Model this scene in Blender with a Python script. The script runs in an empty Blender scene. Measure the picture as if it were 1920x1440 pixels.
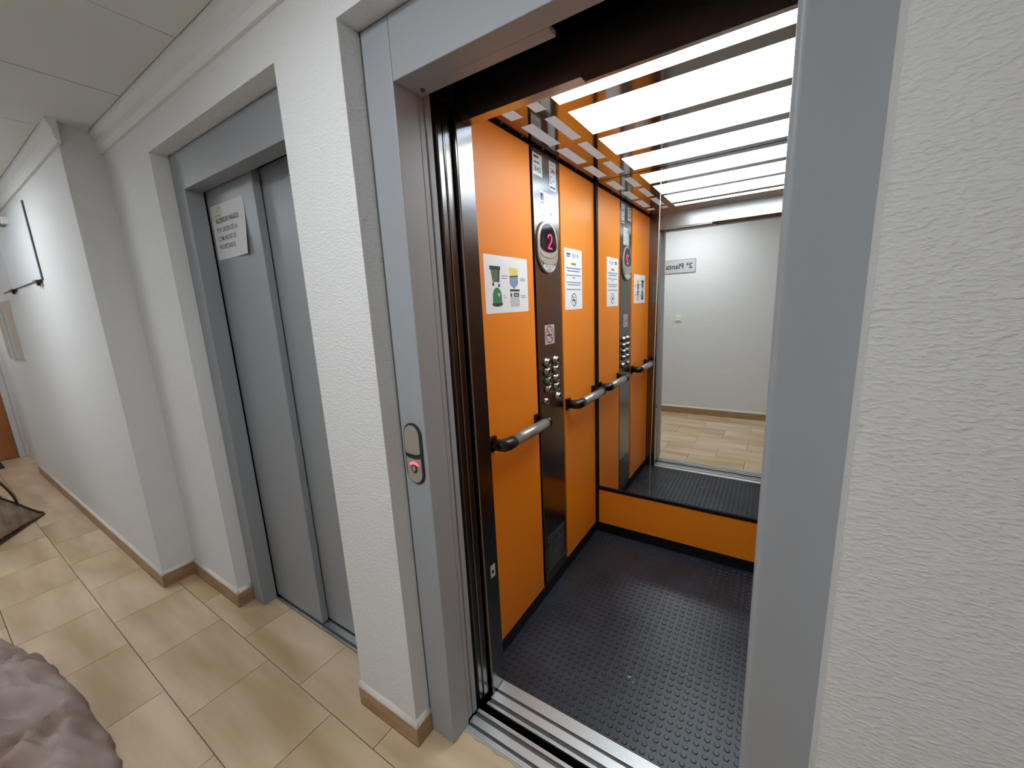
import bpy, bmesh, math, random
from mathutils import Vector, Matrix, noise

random.seed(7)
SC = bpy.context.scene
COL = SC.collection

# ------------------------------------------------------------------ camera
cam_d = bpy.data.cameras.new('camera')
cam = bpy.data.objects.new('camera', cam_d)
COL.objects.link(cam)
cam_d.sensor_fit = 'HORIZONTAL'
cam_d.sensor_width = 36.0
cam_d.lens = 36.0 * 747.42 / 1920.0
cam_d.clip_start = 0.02
RIGHT = Vector((0.83931, 0.54162, -0.04691))
DOWN = Vector((0.06569, -0.18669, -0.98022))
FWD = Vector((-0.53966, 0.81963, -0.19227))
cam.matrix_world = Matrix(((RIGHT.x, -DOWN.x, -FWD.x, 0.0),
                           (RIGHT.y, -DOWN.y, -FWD.y, 0.0),
                           (RIGHT.z, -DOWN.z, -FWD.z, 1.5),
                           (0, 0, 0, 1)))
SC.camera = cam

# ------------------------------------------------------------------ world, exposure
world = bpy.data.worlds.new('world')
SC.world = world
world.use_nodes = True
world.node_tree.nodes['Background'].inputs[0].default_value = (0.6, 0.65, 0.7, 1)
world.node_tree.nodes['Background'].inputs[1].default_value = 0.0
SC.view_settings.view_transform = 'Standard'
SC.view_settings.look = 'None'
SC.view_settings.exposure = 0.0
SC.view_settings.gamma = 1.0
SC.view_settings.use_curve_mapping = False
try:
    SC.cycles.use_denoising = True
    SC.cycles.max_bounces = 8
    SC.cycles.diffuse_bounces = 4
    SC.cycles.glossy_bounces = 5
    SC.cycles.transmission_bounces = 2
    SC.cycles.use_adaptive_sampling = True
    SC.cycles.adaptive_threshold = 0.08
    SC.cycles.adaptive_min_samples = 16
    SC.cycles.caustics_refractive = False
    SC.cycles.sample_clamp_indirect = 8.0
except Exception:
    pass

# strengths of the lights the place has (used by their builders below)
LAMPS = [(-6.84, -0.20, 9.5), (-3.84, -0.20, 15.8), (-0.84, -0.20, 16.8), (2.16, -0.20, 7.4)]     # x, y, emission of corridor ceiling lamps
CAR_LIGHT = 9.0                                            # emission of the lift car's light panels

# ------------------------------------------------------------------ materials
def lin(c):
    c = c / 255.0
    return c / 12.92 if c <= 0.04045 else ((c + 0.055) / 1.055) ** 2.4
def rgb(r, g, b):
    return (lin(r), lin(g), lin(b), 1.0)

def mat(name, color, rough=0.5, metal=0.0, spec=0.5, emit=None, strength=0.0, coat=0.0, aniso=0.0):
    m = bpy.data.materials.new(name)
    m.use_nodes = True
    b = m.node_tree.nodes['Principled BSDF']
    b.inputs['Base Color'].default_value = color
    b.inputs['Roughness'].default_value = rough
    b.inputs['Metallic'].default_value = metal
    b.inputs['Specular IOR Level'].default_value = spec
    b.inputs['Coat Weight'].default_value = coat
    b.inputs['Anisotropic'].default_value = aniso
    if emit is not None:
        b.inputs['Emission Color'].default_value = emit
        b.inputs['Emission Strength'].default_value = strength
    return m

def nodes_of(m):
    nt = m.node_tree
    return nt, nt.nodes, nt.links, nt.nodes['Principled BSDF']

def add_bump(m, scale=(60, 60, 60), detail=2.0, strength=0.3, dist=0.003, coord='POS', rough=0.5):
    nt, N, L, b = nodes_of(m)
    if coord == 'POS':
        src = N.new('ShaderNodeNewGeometry').outputs['Position']
    else:
        src = N.new('ShaderNodeTexCoord').outputs['Object']
    mp = N.new('ShaderNodeMapping')
    mp.inputs['Scale'].default_value = scale
    L.new(src, mp.inputs['Vector'])
    no = N.new('ShaderNodeTexNoise')
    no.inputs['Scale'].default_value = 1.0
    no.inputs['Detail'].default_value = detail
    no.inputs['Roughness'].default_value = rough
    L.new(mp.outputs[0], no.inputs['Vector'])
    bp = N.new('ShaderNodeBump')
    bp.inputs['Strength'].default_value = strength
    bp.inputs['Distance'].default_value = dist
    L.new(no.outputs['Fac'], bp.inputs['Height'])
    L.new(bp.outputs[0], b.inputs['Normal'])
    return no, mp

def vary(m, col_a, col_b, scale=(3, 3, 3), detail=3.0, lo=0.35, hi=0.65, coord='POS', objrand=False):
    nt, N, L, b = nodes_of(m)
    if coord == 'POS':
        src = N.new('ShaderNodeNewGeometry').outputs['Position']
    else:
        src = N.new('ShaderNodeTexCoord').outputs['Object']
    if objrand:
        oi = N.new('ShaderNodeObjectInfo')
        mul = N.new('ShaderNodeMath'); mul.operation = 'MULTIPLY'; mul.inputs[1].default_value = 37.0
        L.new(oi.outputs['Random'], mul.inputs[0])
        add = N.new('ShaderNodeVectorMath'); add.operation = 'ADD'
        L.new(src, add.inputs[0]); L.new(mul.outputs[0], add.inputs[1])
        src = add.outputs[0]
    mp = N.new('ShaderNodeMapping')
    mp.inputs['Scale'].default_value = scale
    L.new(src, mp.inputs['Vector'])
    no = N.new('ShaderNodeTexNoise')
    no.inputs['Scale'].default_value = 1.0
    no.inputs['Detail'].default_value = detail
    L.new(mp.outputs[0], no.inputs['Vector'])
    rp = N.new('ShaderNodeValToRGB')
    rp.color_ramp.elements[0].position = lo
    rp.color_ramp.elements[0].color = col_a
    rp.color_ramp.elements[1].position = hi
    rp.color_ramp.elements[1].color = col_b
    L.new(no.outputs['Fac'], rp.inputs['Fac'])
    L.new(rp.outputs[0], b.inputs['Base Color'])
    return rp

M = {}
M['wall'] = mat('white_stucco_paint', rgb(226, 226, 226), 0.75, spec=0.3)
no_, mp_ = add_bump(M['wall'], (85, 85, 190), 2.0, 0.7, 0.0016)
_nt, _N, _L, _b = nodes_of(M['wall'])
_bp = [n for n in _N if n.type == 'BUMP'][0]
_rp = _N.new('ShaderNodeValToRGB')
_rp.color_ramp.elements[0].position = 0.44; _rp.color_ramp.elements[1].position = 0.70
_L.new(no_.outputs['Fac'], _rp.inputs['Fac']); _L.new(_rp.outputs[0], _bp.inputs['Height'])
M['ceil_tile'] = mat('ceiling_tile_white', rgb(222, 222, 216), 0.85, spec=0.2)
add_bump(M['ceil_tile'], (90, 90, 90), 4.0, 0.12, 0.002)
M['ceil_gap'] = mat('ceiling_gap_dark', rgb(70, 70, 70), 0.9)
M['cornice'] = mat('cornice_white', rgb(226, 226, 224), 0.7, spec=0.3)
M['tile'] = mat('beige_ceramic', rgb(190, 160, 124), 0.33, spec=0.45)
vary(M['tile'], rgb(186, 159, 124), rgb(224, 200, 170), (1.4, 7.0, 4.0), 3.0, 0.33, 0.68, 'OBJ', True)
M['grout'] = mat('grout', rgb(120, 98, 72), 0.9)
M['skirting'] = mat('brown_skirting_ceramic', rgb(166, 132, 99), 0.4)
vary(M['skirting'], rgb(150, 116, 84), rgb(178, 144, 110), (6, 6, 25), 3.0, 0.35, 0.7)
M['bead'] = mat('white_paint_bead', rgb(228, 225, 220), 0.6)
M['grey'] = mat('grey_metal_paint', rgb(160, 163, 168), 0.45, spec=0.5)
add_bump(M['grey'], (500, 500, 500), 2.0, 0.06, 0.001)
M['greydoor'] = mat('grey_door_paint', rgb(146, 149, 153), 0.42, spec=0.5)
M['gasket'] = mat('dark_sealant', rgb(78, 78, 76), 0.8)
M['steel'] = mat('stainless_steel', rgb(128, 124, 122), 0.22, metal=1.0, aniso=0.6)
M['steelcol'] = mat('brushed_steel_column', rgb(135, 130, 127), 0.24, metal=1.0, aniso=0.5)
M['ceilsteel'] = mat('polished_ceiling_steel', rgb(150, 140, 134), 0.1, metal=1.0)
M['headsteel'] = mat('brushed_header_steel', rgb(178, 176, 174), 0.3, metal=1.0, aniso=0.4)
M['sidewall'] = mat('dark_steel_side_panel', rgb(112, 106, 103), 0.28, metal=1.0)
M['alu'] = mat('aluminium', rgb(205, 207, 208), 0.38, metal=0.85)
M['aludark'] = mat('aluminium_groove', rgb(95, 92, 90), 0.5, metal=0.6)
M['orange'] = mat('orange_laminate', rgb(240, 140, 28), 0.42, spec=0.3)
M['black'] = mat('black_trim', rgb(12, 11, 12), 0.5, spec=0.3)
M['blackp'] = mat('black_plastic', rgb(16, 16, 17), 0.28, spec=0.5)
M['void'] = mat('black_shaft', rgb(8, 8, 9), 0.8, spec=0.1)
M['rubber'] = mat('black_rubber', rgb(33, 34, 38), 0.36, spec=0.5)
vary(M['rubber'], rgb(32, 36, 44), rgb(48, 54, 66), (5, 5, 5), 4.0, 0.35, 0.7)
M['dust'] = mat('pale_dust', rgb(170, 172, 176), 0.8)
M['rail'] = mat('grey_rail', rgb(160, 162, 162), 0.3, metal=0.5)
M['mirror'] = mat('mirror_glass', (0.90, 0.91, 0.90, 1), 0.0, metal=1.0)
M['seam'] = mat('mirror_edge', rgb(225, 222, 215), 0.3, spec=0.6)
M['paper'] = mat('white_paper', rgb(236, 238, 242), 0.6)
M['paper2'] = mat('sheet_paper', rgb(214, 214, 216), 0.7)
M['cream'] = mat('cream_print', rgb(206, 205, 190), 0.7)
M['ink'] = mat('black_ink', rgb(40, 40, 46), 0.7)
M['inkgrey'] = mat('grey_ink', rgb(140, 146, 158), 0.7)
M['inkblue'] = mat('blue_ink', rgb(95, 120, 165), 0.7)
M['navy'] = mat('navy_ink', rgb(28, 36, 66), 0.7)
M['inkred'] = mat('dark_red_ink', rgb(150, 48, 58), 0.7)
M['binolive'] = mat('olive_ink', rgb(92, 106, 82), 0.7)
M['bindark'] = mat('dark_green_ink', rgb(46, 58, 50), 0.7)
M['bingreen'] = mat('green_ink', rgb(62, 126, 80), 0.7)
M['yellow'] = mat('yellow_ink', rgb(232, 214, 90), 0.7)
M['binblue'] = mat('steel_blue_ink', rgb(128, 154, 186), 0.7)
M['bingrey'] = mat('light_grey_ink', rgb(196, 200, 206), 0.7)
M['silver'] = mat('silver_plastic', rgb(178, 176, 166), 0.35, metal=0.4)
M['silver2'] = mat('beige_silver', rgb(172, 166, 152), 0.4, metal=0.3)
M['screen'] = mat('dark_screen', rgb(24, 20, 30), 0.08, spec=0.6)
M['led'] = mat('red_led', rgb(255, 30, 90), 0.5, emit=(1.0, 0.02, 0.12, 1), strength=4.0)
M['led2'] = mat('red_call_led', rgb(255, 60, 70), 0.5, emit=(1.0, 0.06, 0.09, 1), strength=3.0)
M['button'] = mat('steel_button', rgb(168, 164, 158), 0.3, metal=1.0)
M['greenbtn'] = mat('green_ring', rgb(110, 150, 125), 0.3, metal=0.6)
M['brass'] = mat('brass_key', rgb(200, 185, 90), 0.3, metal=1.0)
M['sticker'] = mat('metallic_sticker', rgb(214, 218, 220), 0.3, metal=0.3)
M['stickerpink'] = mat('grey_sticker', rgb(186, 178, 180), 0.45)
M['sign'] = mat('grey_sign', rgb(198, 198, 198), 0.4, metal=0.2)
M['signedge'] = mat('sign_border', rgb(120, 120, 120), 0.5)
M['switch'] = mat('white_switch', rgb(236, 234, 228), 0.35)
M['switchshade'] = mat('switch_gap', rgb(140, 140, 138), 0.6)
M['cabinet'] = mat('white_cabinet', rgb(222, 225, 229), 0.5, spec=0.3)
M['cabshade'] = mat('cabinet_edge_shade', rgb(70, 74, 78), 0.5)
M['acrylic'] = mat('cloudy_acrylic', rgb(206, 212, 210), 0.25, spec=0.5)
M['wood'] = mat('orange_wood', rgb(170, 104, 52), 0.4)
vary(M['wood'], rgb(150, 88, 42), rgb(184, 118, 64), (8, 8, 1.2), 4.0, 0.35, 0.65)
M['whiteframe'] = mat('white_door_frame', rgb(214, 212, 208), 0.45)
M['canvas'] = mat('taupe_canvas', rgb(150, 132, 116), 0.85, spec=0.2)
vary(M['canvas'], rgb(136, 118, 102), rgb(168, 150, 134), (14, 14, 14), 3.0, 0.35, 0.65)
M['leather'] = mat('dark_brown_leather', rgb(66, 46, 36), 0.5)
M['coat'] = mat('mauve_grey_fabric', rgb(152, 134, 128), 0.95, spec=0.1)
vary(M['coat'], rgb(158, 130, 122), rgb(186, 172, 165), (4, 4, 4), 3.0, 0.35, 0.65)
add_bump(M['coat'], (180, 180, 180), 3.0, 0.3, 0.004)
M['mat'] = mat('dark_doormat', rgb(44, 40, 38), 0.95)
M['lampbody'] = mat('lamp_white_metal', rgb(230, 230, 230), 0.4)
def emitter(name, col, strength):
    return mat(name, rgb(235, 240, 245), 0.5, emit=col, strength=strength)
M['lampglow'] = {}
for i_, (x_, y_, e_) in enumerate(LAMPS):
    M['lampglow'][i_] = emitter('corridor_diffuser_%d' % i_, (0.92, 0.97, 1.0, 1), e_)
M['glowblue'] = emitter('car_light_blue_white', (0.62, 0.78, 1.0, 1), CAR_LIGHT * 0.85)
M['glowwhite'] = emitter('car_light_white', (0.88, 1.0, 0.97, 1), CAR_LIGHT)
M['glowdim'] = mat('car_light_dim', rgb(120, 122, 128), 0.5, emit=(0.95, 0.95, 1.0, 1), strength=0.27)

# ------------------------------------------------------------------ mesh builder
ORIGIN = {}
class MB:
    """collects shapes in world coordinates; build() links them as one mesh object"""
    def __init__(s):
        s.v = []; s.f = []; s.mi = []; s.sm = []
    def add(s, vs, fs, mi=0, smooth=False):
        o = len(s.v)
        s.v += [Vector(p) for p in vs]
        for f in fs:
            s.f.append(tuple(i + o for i in f)); s.mi.append(mi); s.sm.append(smooth)
        return s
    def box(s, x0, x1, y0, y1, z0, z1, mi=0):
        vs = [(x0, y0, z0), (x1, y0, z0), (x1, y1, z0), (x0, y1, z0),
              (x0, y0, z1), (x1, y0, z1), (x1, y1, z1), (x0, y1, z1)]
        return s.add(vs, [(0, 3, 2, 1), (4, 5, 6, 7), (0, 1, 5, 4), (1, 2, 6, 5), (2, 3, 7, 6), (3, 0, 4, 7)], mi)
    def prism(s, pts, o, u, v, w, mi=0, smooth=False):
        """polygon pts (a,b) in plane o+a*u+b*v, extruded by vector w"""
        o, u, v, w = Vector(o), Vector(u), Vector(v), Vector(w)
        n = len(pts)
        A = [o + u * a + v * b for a, b in pts]
        B = [p + w for p in A]
        fs = [tuple(range(n)), tuple(range(2 * n - 1, n - 1, -1))]
        s.add(A + B, fs, mi)
        base = len(s.v) - 2 * n
        for i in range(n):
            j = (i + 1) % n
            s.f.append((base + j, base + i, base + n + i, base + n + j)); s.mi.append(mi); s.sm.append(smooth)
        return s
    def tube(s, path, r, seg=14, mi=0, caps=True, radii=None):
        P = [Vector(p) for p in path]
        n = len(P); rings = []
        prev = None
        for i in range(n):
            t = (P[min(i + 1, n - 1)] - P[max(i - 1, 0)]).normalized()
            if prev is None:
                a = Vector((0, 0, 1)) if abs(t.z) < 0.9 else Vector((1, 0, 0))
                e = (a - t * a.dot(t)).normalized()
            else:
                e = (prev - t * prev.dot(t)).normalized()
            prev = e
            g = t.cross(e)
            rr = radii[i] if radii else r
            rings.append([P[i] + (e * math.cos(2 * math.pi * k / seg) + g * math.sin(2 * math.pi * k / seg)) * rr for k in range(seg)])
        vs = [p for ring in rings for p in ring]
        fs = []
        for i in range(n - 1):
            for k in range(seg):
                k2 = (k + 1) % seg
                fs.append((i * seg + k, i * seg + k2, (i + 1) * seg + k2, (i + 1) * seg + k))
        s.add(vs, fs, mi, True)
        if caps:
            b = len(s.v) - n * seg
            s.f.append(tuple(b + k for k in range(seg - 1, -1, -1))); s.mi.append(mi); s.sm.append(False)
            s.f.append(tuple(b + (n - 1) * seg + k for k in range(seg))); s.mi.append(mi); s.sm.append(False)
        return s
    def build(s, name, mats, parent=None, origin=None, bevel=0.0, fix=True):
        if not isinstance(mats, (list, tuple)):
            mats = [mats]
        if origin is None:
            lo = [min(p[k] for p in s.v) for k in range(3)]
            hi = [max(p[k] for p in s.v) for k in range(3)]
            origin = Vector(((lo[0] + hi[0]) / 2, (lo[1] + hi[1]) / 2, lo[2]))
        origin = Vector(origin)
        me = bpy.data.meshes.new(name)
        me.from_pydata([p - origin for p in s.v], [], s.f)
        for m in mats:
            me.materials.append(m)
        for p, mi, sm in zip(me.polygons, s.mi, s.sm):
            p.material_index = mi
            p.use_smooth = sm
        if fix:
            bm = bmesh.new(); bm.from_mesh(me)
            bmesh.ops.recalc_face_normals(bm, faces=bm.faces[:])
            bm.to_mesh(me); bm.free()
        me.update()
        ob = bpy.data.objects.new(name, me)
        COL.objects.link(ob)
        ORIGIN[ob.name] = origin
        if parent is not None:
            ob.parent = parent
            ob.location = origin - ORIGIN[parent.name]
        else:
            ob.location = origin
        if bevel > 0:
            bv = ob.modifiers.new('bevel', 'BEVEL')
            bv.width = bevel; bv.segments = 2; bv.limit_method = 'ANGLE'; bv.angle_limit = math.radians(50)
        return ob

def thing(name, loc):
    o = bpy.data.objects.new(name, None)
    o.empty_display_size = 0.1
    COL.objects.link(o)
    o.location = loc
    ORIGIN[o.name] = Vector(loc)
    return o
def tag(o, label, cat, group=None):
    o['label'] = label; o['category'] = cat
    if group: o['group'] = group
    return o
def struct(o):
    o['kind'] = 'structure'
    return o
def bx(name, x0, x1, y0, y1, z0, z1, m, parent=None, bevel=0.0):
    return MB().box(x0, x1, y0, y1, z0, z1).build(name, m, parent, bevel=bevel)

def text_geo(body, size, bold=0.0):
    cu = bpy.data.curves.new('t', 'FONT')
    cu.body = body; cu.size = size; cu.resolution_u = 3; cu.offset = bold
    ob = bpy.data.objects.new('t', cu)
    COL.objects.link(ob)
    dg = bpy.context.evaluated_depsgraph_get()
    dg.update()
    me = ob.evaluated_get(dg).to_mesh()
    vs = [(v.co.x, v.co.y) for v in me.vertices]
    fs = [tuple(p.vertices) for p in me.polygons]
    ob.evaluated_get(dg).to_mesh_clear()
    bpy.data.objects.remove(ob); bpy.data.curves.remove(cu)
    return vs, fs
def add_text(mb, body, o, u, v, height, width=None, mi=0, align='L', bold=0.0):
    """flat print: letters in the plane o+u+v; height = cap height; width = stretch to this width"""
    vs, fs = text_geo(body, 1.0, bold)
    if not vs: return
    x0 = min(a for a, b in vs); x1 = max(a for a, b in vs)
    caph = 0.69
    sy = height / caph
    sx = sy if width is None else width / (x1 - x0)
    wd = (x1 - x0) * sx
    off = 0 if align == 'L' else (-wd / 2 if align == 'C' else -wd)
    o, u, v = Vector(o), Vector(u), Vector(v)
    mb.add([o + u * ((a - x0) * sx + off) + v * (b * sy) for a, b in vs], fs, mi)

def arc(cx, cy, rx, ry, a0, a1, n):
    return [(cx + rx * math.cos(math.radians(a0 + (a1 - a0) * i / n)), cy + ry * math.sin(math.radians(a0 + (a1 - a0) * i / n))) for i in range(n + 1)]
def pill(cx, cz0, cz1, r, n=12):
    """vertical pill outline from cz0 to cz1, half width r"""
    return arc(cx, cz1 - r, r, r, 0, 180, n) + arc(cx, cz0 + r, r, r, 180, 360, n)

def clip(r, a):
    x0, x1, y0, y1 = max(r[0], a[0]), min(r[1], a[1]), max(r[2], a[2]), min(r[3], a[3])
    return (x0, x1, y0, y1) if x1 - x0 > 0.004 and y1 - y0 > 0.004 else None

# ------------------------------------------------------------------ the setting
XL, XR, YB = -7.47, 4.2, -0.84
CEIL = 2.43
WALL = 0.738          # lift wall face
FAR = 0.587           # face of the wall that steps forward, beyond the left lift

# floor: slab of grout with each tile a piece of its own
fl = MB()
fl.box(XL - 0.1, -2.85, YB - 0.1, 0.60, -0.06, -0.004)
fl.box(XL - 0.1, -6.44, 0.60, 0.64, -0.06, -0.004)
fl.box(-2.85, XR + 0.1, YB - 0.1, 0.75, -0.06, -0.004)
fl.box(-2.28, -1.25, 0.75, 0.866, -0.06, -0.004)
fl.box(-0.95, 0.113, 0.75, 0.862, -0.06, -0.004)
floor = struct(fl.build('floor', M['grout'], origin=(-2.5, 0, 0)))
allowed = [(XL, -2.85, YB + 0.001, 0.576), (XL, -6.44, 0.576, 0.629), (-2.85, XR, YB + 0.001, 0.727),
           (-2.272, -1.258, 0.727, 0.866), (-0.944, 0.106, 0.727, 0.862)]
TW, TD, J = 0.472, 0.302, 0.0016
row = 0
y1 = 0.642 + TD
while y1 > YB:
    y0 = y1 - TD
    xo = -0.378 if row % 2 == 1 else -0.606
    n0 = int(math.floor((XL - xo) / TW)) - 1
    x = xo + n0 * TW
    while x < XR:
        t = (x + J, x + TW - J, y0 + J, y1 - J)
        mb = MB(); any_ = False
        for a in allowed:
            c = clip(t, a)
            if c:
                mb.box(c[0], c[1], c[2], c[3], -0.006, 0.0); any_ = True
        if any_:
            mb.build('floor_tile', M['tile'], floor, origin=(x + TW / 2, (y0 + y1) / 2, 0), fix=False)
        x += TW
    y1 = y0; row += 1

# ceiling with its tiles
cg = MB().box(XL - 0.1, XR + 0.1, YB - 0.1, 0.9, CEIL + 0.012, CEIL + 0.06)
ceiling = struct(cg.build('ceiling', M['ceil_gap'], origin=(-2.5, 0, CEIL + 0.012)))
c_allowed = [(XL, -2.895, YB + 0.001, 0.548), (-2.895, XR, YB + 0.001, 0.702)]
x = -2.34 - 9 * 0.6
while x < XR:
    for k, (ya, yb) in enumerate(((0.10, 0.70), (-0.50, 0.10), (-1.10, -0.50))):
        t = (x + 0.002, x + 0.598, ya + 0.002, yb - 0.002)
        mb = MB(); any_ = False
        dz = random.uniform(-0.0012, 0.0012)
        for a in c_allowed:
            c = clip(t, a)
            if c:
                mb.box(c[0], c[1], c[2], c[3], CEIL + dz, CEIL + 0.014); any_ = True
        if any_:
            mb.build('ceiling_tile', M['ceil_tile'], ceiling, fix=False)
    x += 0.6

# walls
TOPZ = CEIL + 0.06
wf = MB()
planA = [(XL - 0.1, 0.63), (-6.44, 0.63), (-6.44, FAR), (-2.85, FAR), (-2.85, WALL), (-2.28, WALL), (-2.28, 0.80), (-2.28, 0.88), (XL - 0.1, 0.88)]
wf.prism(planA, (0, 0, 0), (1, 0, 0), (0, 1, 0), (0, 0, 2.215))
wf.box(-1.25, -0.952, WALL, 0.88, 0, 2.215)
wf.box(0.113, XR + 0.1, WALL, 0.88, 0, 2.215)
planT = [(XL - 0.1, 0.63), (-6.44, 0.63), (-6.44, FAR), (-2.85, FAR), (-2.85, WALL), (XR + 0.1, WALL), (XR + 0.1, 0.88), (XL - 0.1, 0.88)]
wf.prism(planT, (0, 0, 2.215), (1, 0, 0), (0, 1, 0), (0, 0, TOPZ - 2.215))
wall_front = struct(wf.build('wall_front', M['wall'], origin=(-2.5, WALL, 0)))
struct(bx('wall_back', XL - 0.1, XR + 0.1, YB - 0.1, YB, 0, TOPZ, M['wall']))
wl = MB()
wl.box(XL - 0.1, XL, YB, -0.36, 0, TOPZ); wl.box(XL - 0.1, XL, -0.36, 0.63, 2.12, TOPZ); wl.box(XL - 0.1, XL, 0.602, 0.63, 0, 2.12)
struct(wl.build('wall_left', M['wall']))
struct(bx('wall_right', XR, XR + 0.1, YB, WALL, 0, TOPZ, M['wall']))

# skirting: brown ceramic pieces under a painted white bead
def skirting(name, runs):
    root = struct(thing(name, (runs[0][0], runs[0][1], 0)))
    for (xa, ya, xb, yb, nx, ny) in runs:            # wall line a->b, outward normal n
        a, b = Vector((xa, ya, 0)), Vector((xb, yb, 0))
        d = (b - a); ln = d.length; d.normalize(); n = Vector((nx, ny, 0))
        k = max(1, round(ln / 0.47)); step = ln / k
        for i in range(k):
            p = a + d * (i * step + (0.0006 if i else 0))
            m = MB()
            m.prism([(0, 0), (0.0095, 0), (0.0095, 0.072), (0.006, 0.076), (0, 0.076)], p, n, (0, 0, 1), d * (step - (0.0006 if i < k - 1 else 0)))
            m.build('skirting_tile', M['skirting'], root, fix=True)
        m = MB()
        m.prism([(0, 0.076), (0.010, 0.076), (0.0115, 0.083), (0.009, 0.091), (0.003, 0.099), (0, 0.101)], a, n, (0, 0, 1), d * ln, smooth=True)
        m.build('white_bead', M['bead'], root)
    return root
skirting('baseboard_front', [(-6.44, FAR, -2.8395, FAR, 0, -1), (-2.85, FAR, -2.85, WALL, 1, 0), (-2.8395, WALL, -2.2695, WALL, 0, -1),
                             (-2.28, WALL, -2.28, 0.799, 1, 0), (-1.2605, WALL, -0.9415, WALL, 0, -1), (-0.952, WALL, -0.952, 0.799, 1, 0),
                             (0.1025, WALL, XR, WALL, 0, -1)])
skirting('baseboard_back', [(XL, YB, XR, YB, 0, 1)])

# plaster cornices
def cornice(name, xa, xb, y):
    m = MB()
    pr = [(0, -0.098), (0.012, -0.098), (0.014, -0.085), (0.020, -0.072), (0.021, -0.045), (0.032, -0.022), (0.036, -0.018), (0.036, 0.01), (0, 0.01)]
    m.prism(pr, (xa, y, CEIL), (0, -1, 0), (0, 0, 1), (xb - xa, 0, 0))
    return struct(m.build(name, M['cornice']))
cornice('trim_1', -2.85, XR, WALL)
cornice('trim_2', -6.44, -2.80, FAR)

# wooden door at the end of the corridor
d1 = struct(thing('door_1', (XL, 0.13, 0)))
bx('door_leaf', XL - 0.055, XL - 0.015, -0.31, 0.555, 0.004, 2.05, M['wood'], d1)
fr = MB(); fr.box(XL - 0.07, XL + 0.012, 0.557, 0.602, 0, 2.10); fr.box(XL - 0.07, XL + 0.012, -0.36, -0.312, 0, 2.10); fr.box(XL - 0.07, XL + 0.012, -0.312, 0.557, 2.055, 2.10)
fr.build('door_frame', M['whiteframe'], d1)
hd = MB(); hd.tube([(XL - 0.015, 0.49, 1.10), (XL + 0.05, 0.49, 1.10), (XL + 0.055, 0.47, 1.10), (XL + 0.055, 0.37, 1.10)], 0.011, 10)
hd.build('door_handle', M['blackp'], d1)

# ------------------------------------------------------------------ corridor ceiling lamps
for i, (lx, ly, e) in enumerate(LAMPS):
    root = thing('ceiling_lamp', (lx, ly, CEIL - 0.012))
    m = MB()
    for (a, b, c, d) in ((-0.296, 0.296, -0.296, -0.276), (-0.296, 0.296, 0.276, 0.296), (-0.296, -0.276, -0.276, 0.276), (0.276, 0.296, -0.276, 0.276)):
        m.box(lx + a, lx + b, ly + c, ly + d, CEIL - 0.012, CEIL - 0.002)
    m.build('housing', M['lampbody'], root)
    bx('diffuser', lx - 0.2755, lx + 0.2755, ly - 0.2755, ly + 0.2755, CEIL - 0.007, CEIL - 0.002, M['lampglow'][i], root)
    tag(root, ['square white ceiling light panel near the wooden end door', 'square white ceiling light panel in front of the wall cabinets', 'square white ceiling light panel in front of the open orange lift',
               'square white ceiling light panel at the right end of the corridor'][i], 'ceiling light', 'corridor ceiling lights')

# ------------------------------------------------------------------ right lift: landing frame
FZ, FT = 2.066, 2.210
f1 = thing('lift_door_frame', (-0.42, 0.84, 0))
tag(f1, 'grey metal door frame around the open orange lift', 'door frame', 'lift door frames')
bx('jamb', -0.945, -0.842, 0.80, 0.884, 0.0005, FT, M['grey'], f1, bevel=0.003)
jm = MB(); jm.prism([(0.1128, 0.80), (0.1128, 0.884), (0.0, 0.884)] + [(0.012 - 0.012 * math.cos(math.radians(a)), 0.812 - 0.012 * math.sin(math.radians(a))) for a in range(0, 91, 15)], (0, 0, 0.0005), (1, 0, 0), (0, 1, 0), (0, 0, FT - 0.0005))
jm.build('jamb', M['grey'], f1)
hm = MB(); hm.box(-0.8405, -0.0005, 0.80, 0.862, FZ, FT); hm.box(-0.8405, -0.435, 0.862, 0.90, FZ, FZ + 0.012)
hm.build('header', M['grey'], f1, bevel=0.002)
gm = MB(); gm.box(-0.9515, -0.9452, 0.802, 0.86, 0.0, 2.2145); gm.box(-0.945, 0.1105, 0.804, 0.86, FT + 0.0002, 2.2145)
gm.build('sealant', M['gasket'], f1)
sc = MB(); sc.tube([(-0.81, 0.872, FZ + 0.0005), (-0.81, 0.872, FZ - 0.004)], 0.006, 12); sc.build('screw', M['steel'], f1)

# sliding landing doors parked behind the pier
p = bx('landing_door_leaf', -1.24, -0.846, 0.888, 0.909, 0.012, 2.10, M['grey'], bevel=0.002)
tag(p, 'outer grey sliding leaf parked open beside the orange lift', 'door')
p = bx('landing_door_leaf', -1.24, -0.8435, 0.913, 0.935, 0.012, 2.10, M['grey'], bevel=0.002)
tag(p, 'inner grey sliding leaf parked open, nearest the lift car gap', 'door')

def extrude_x(name, prof, xa, xb, mats, parent, mis=None):
    m = MB(); m.prism(prof, (xa, 0, 0), (0, 1, 0), (0, 0, 1), (xb - xa, 0, 0))
    return m.build(name, mats, parent)
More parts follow.
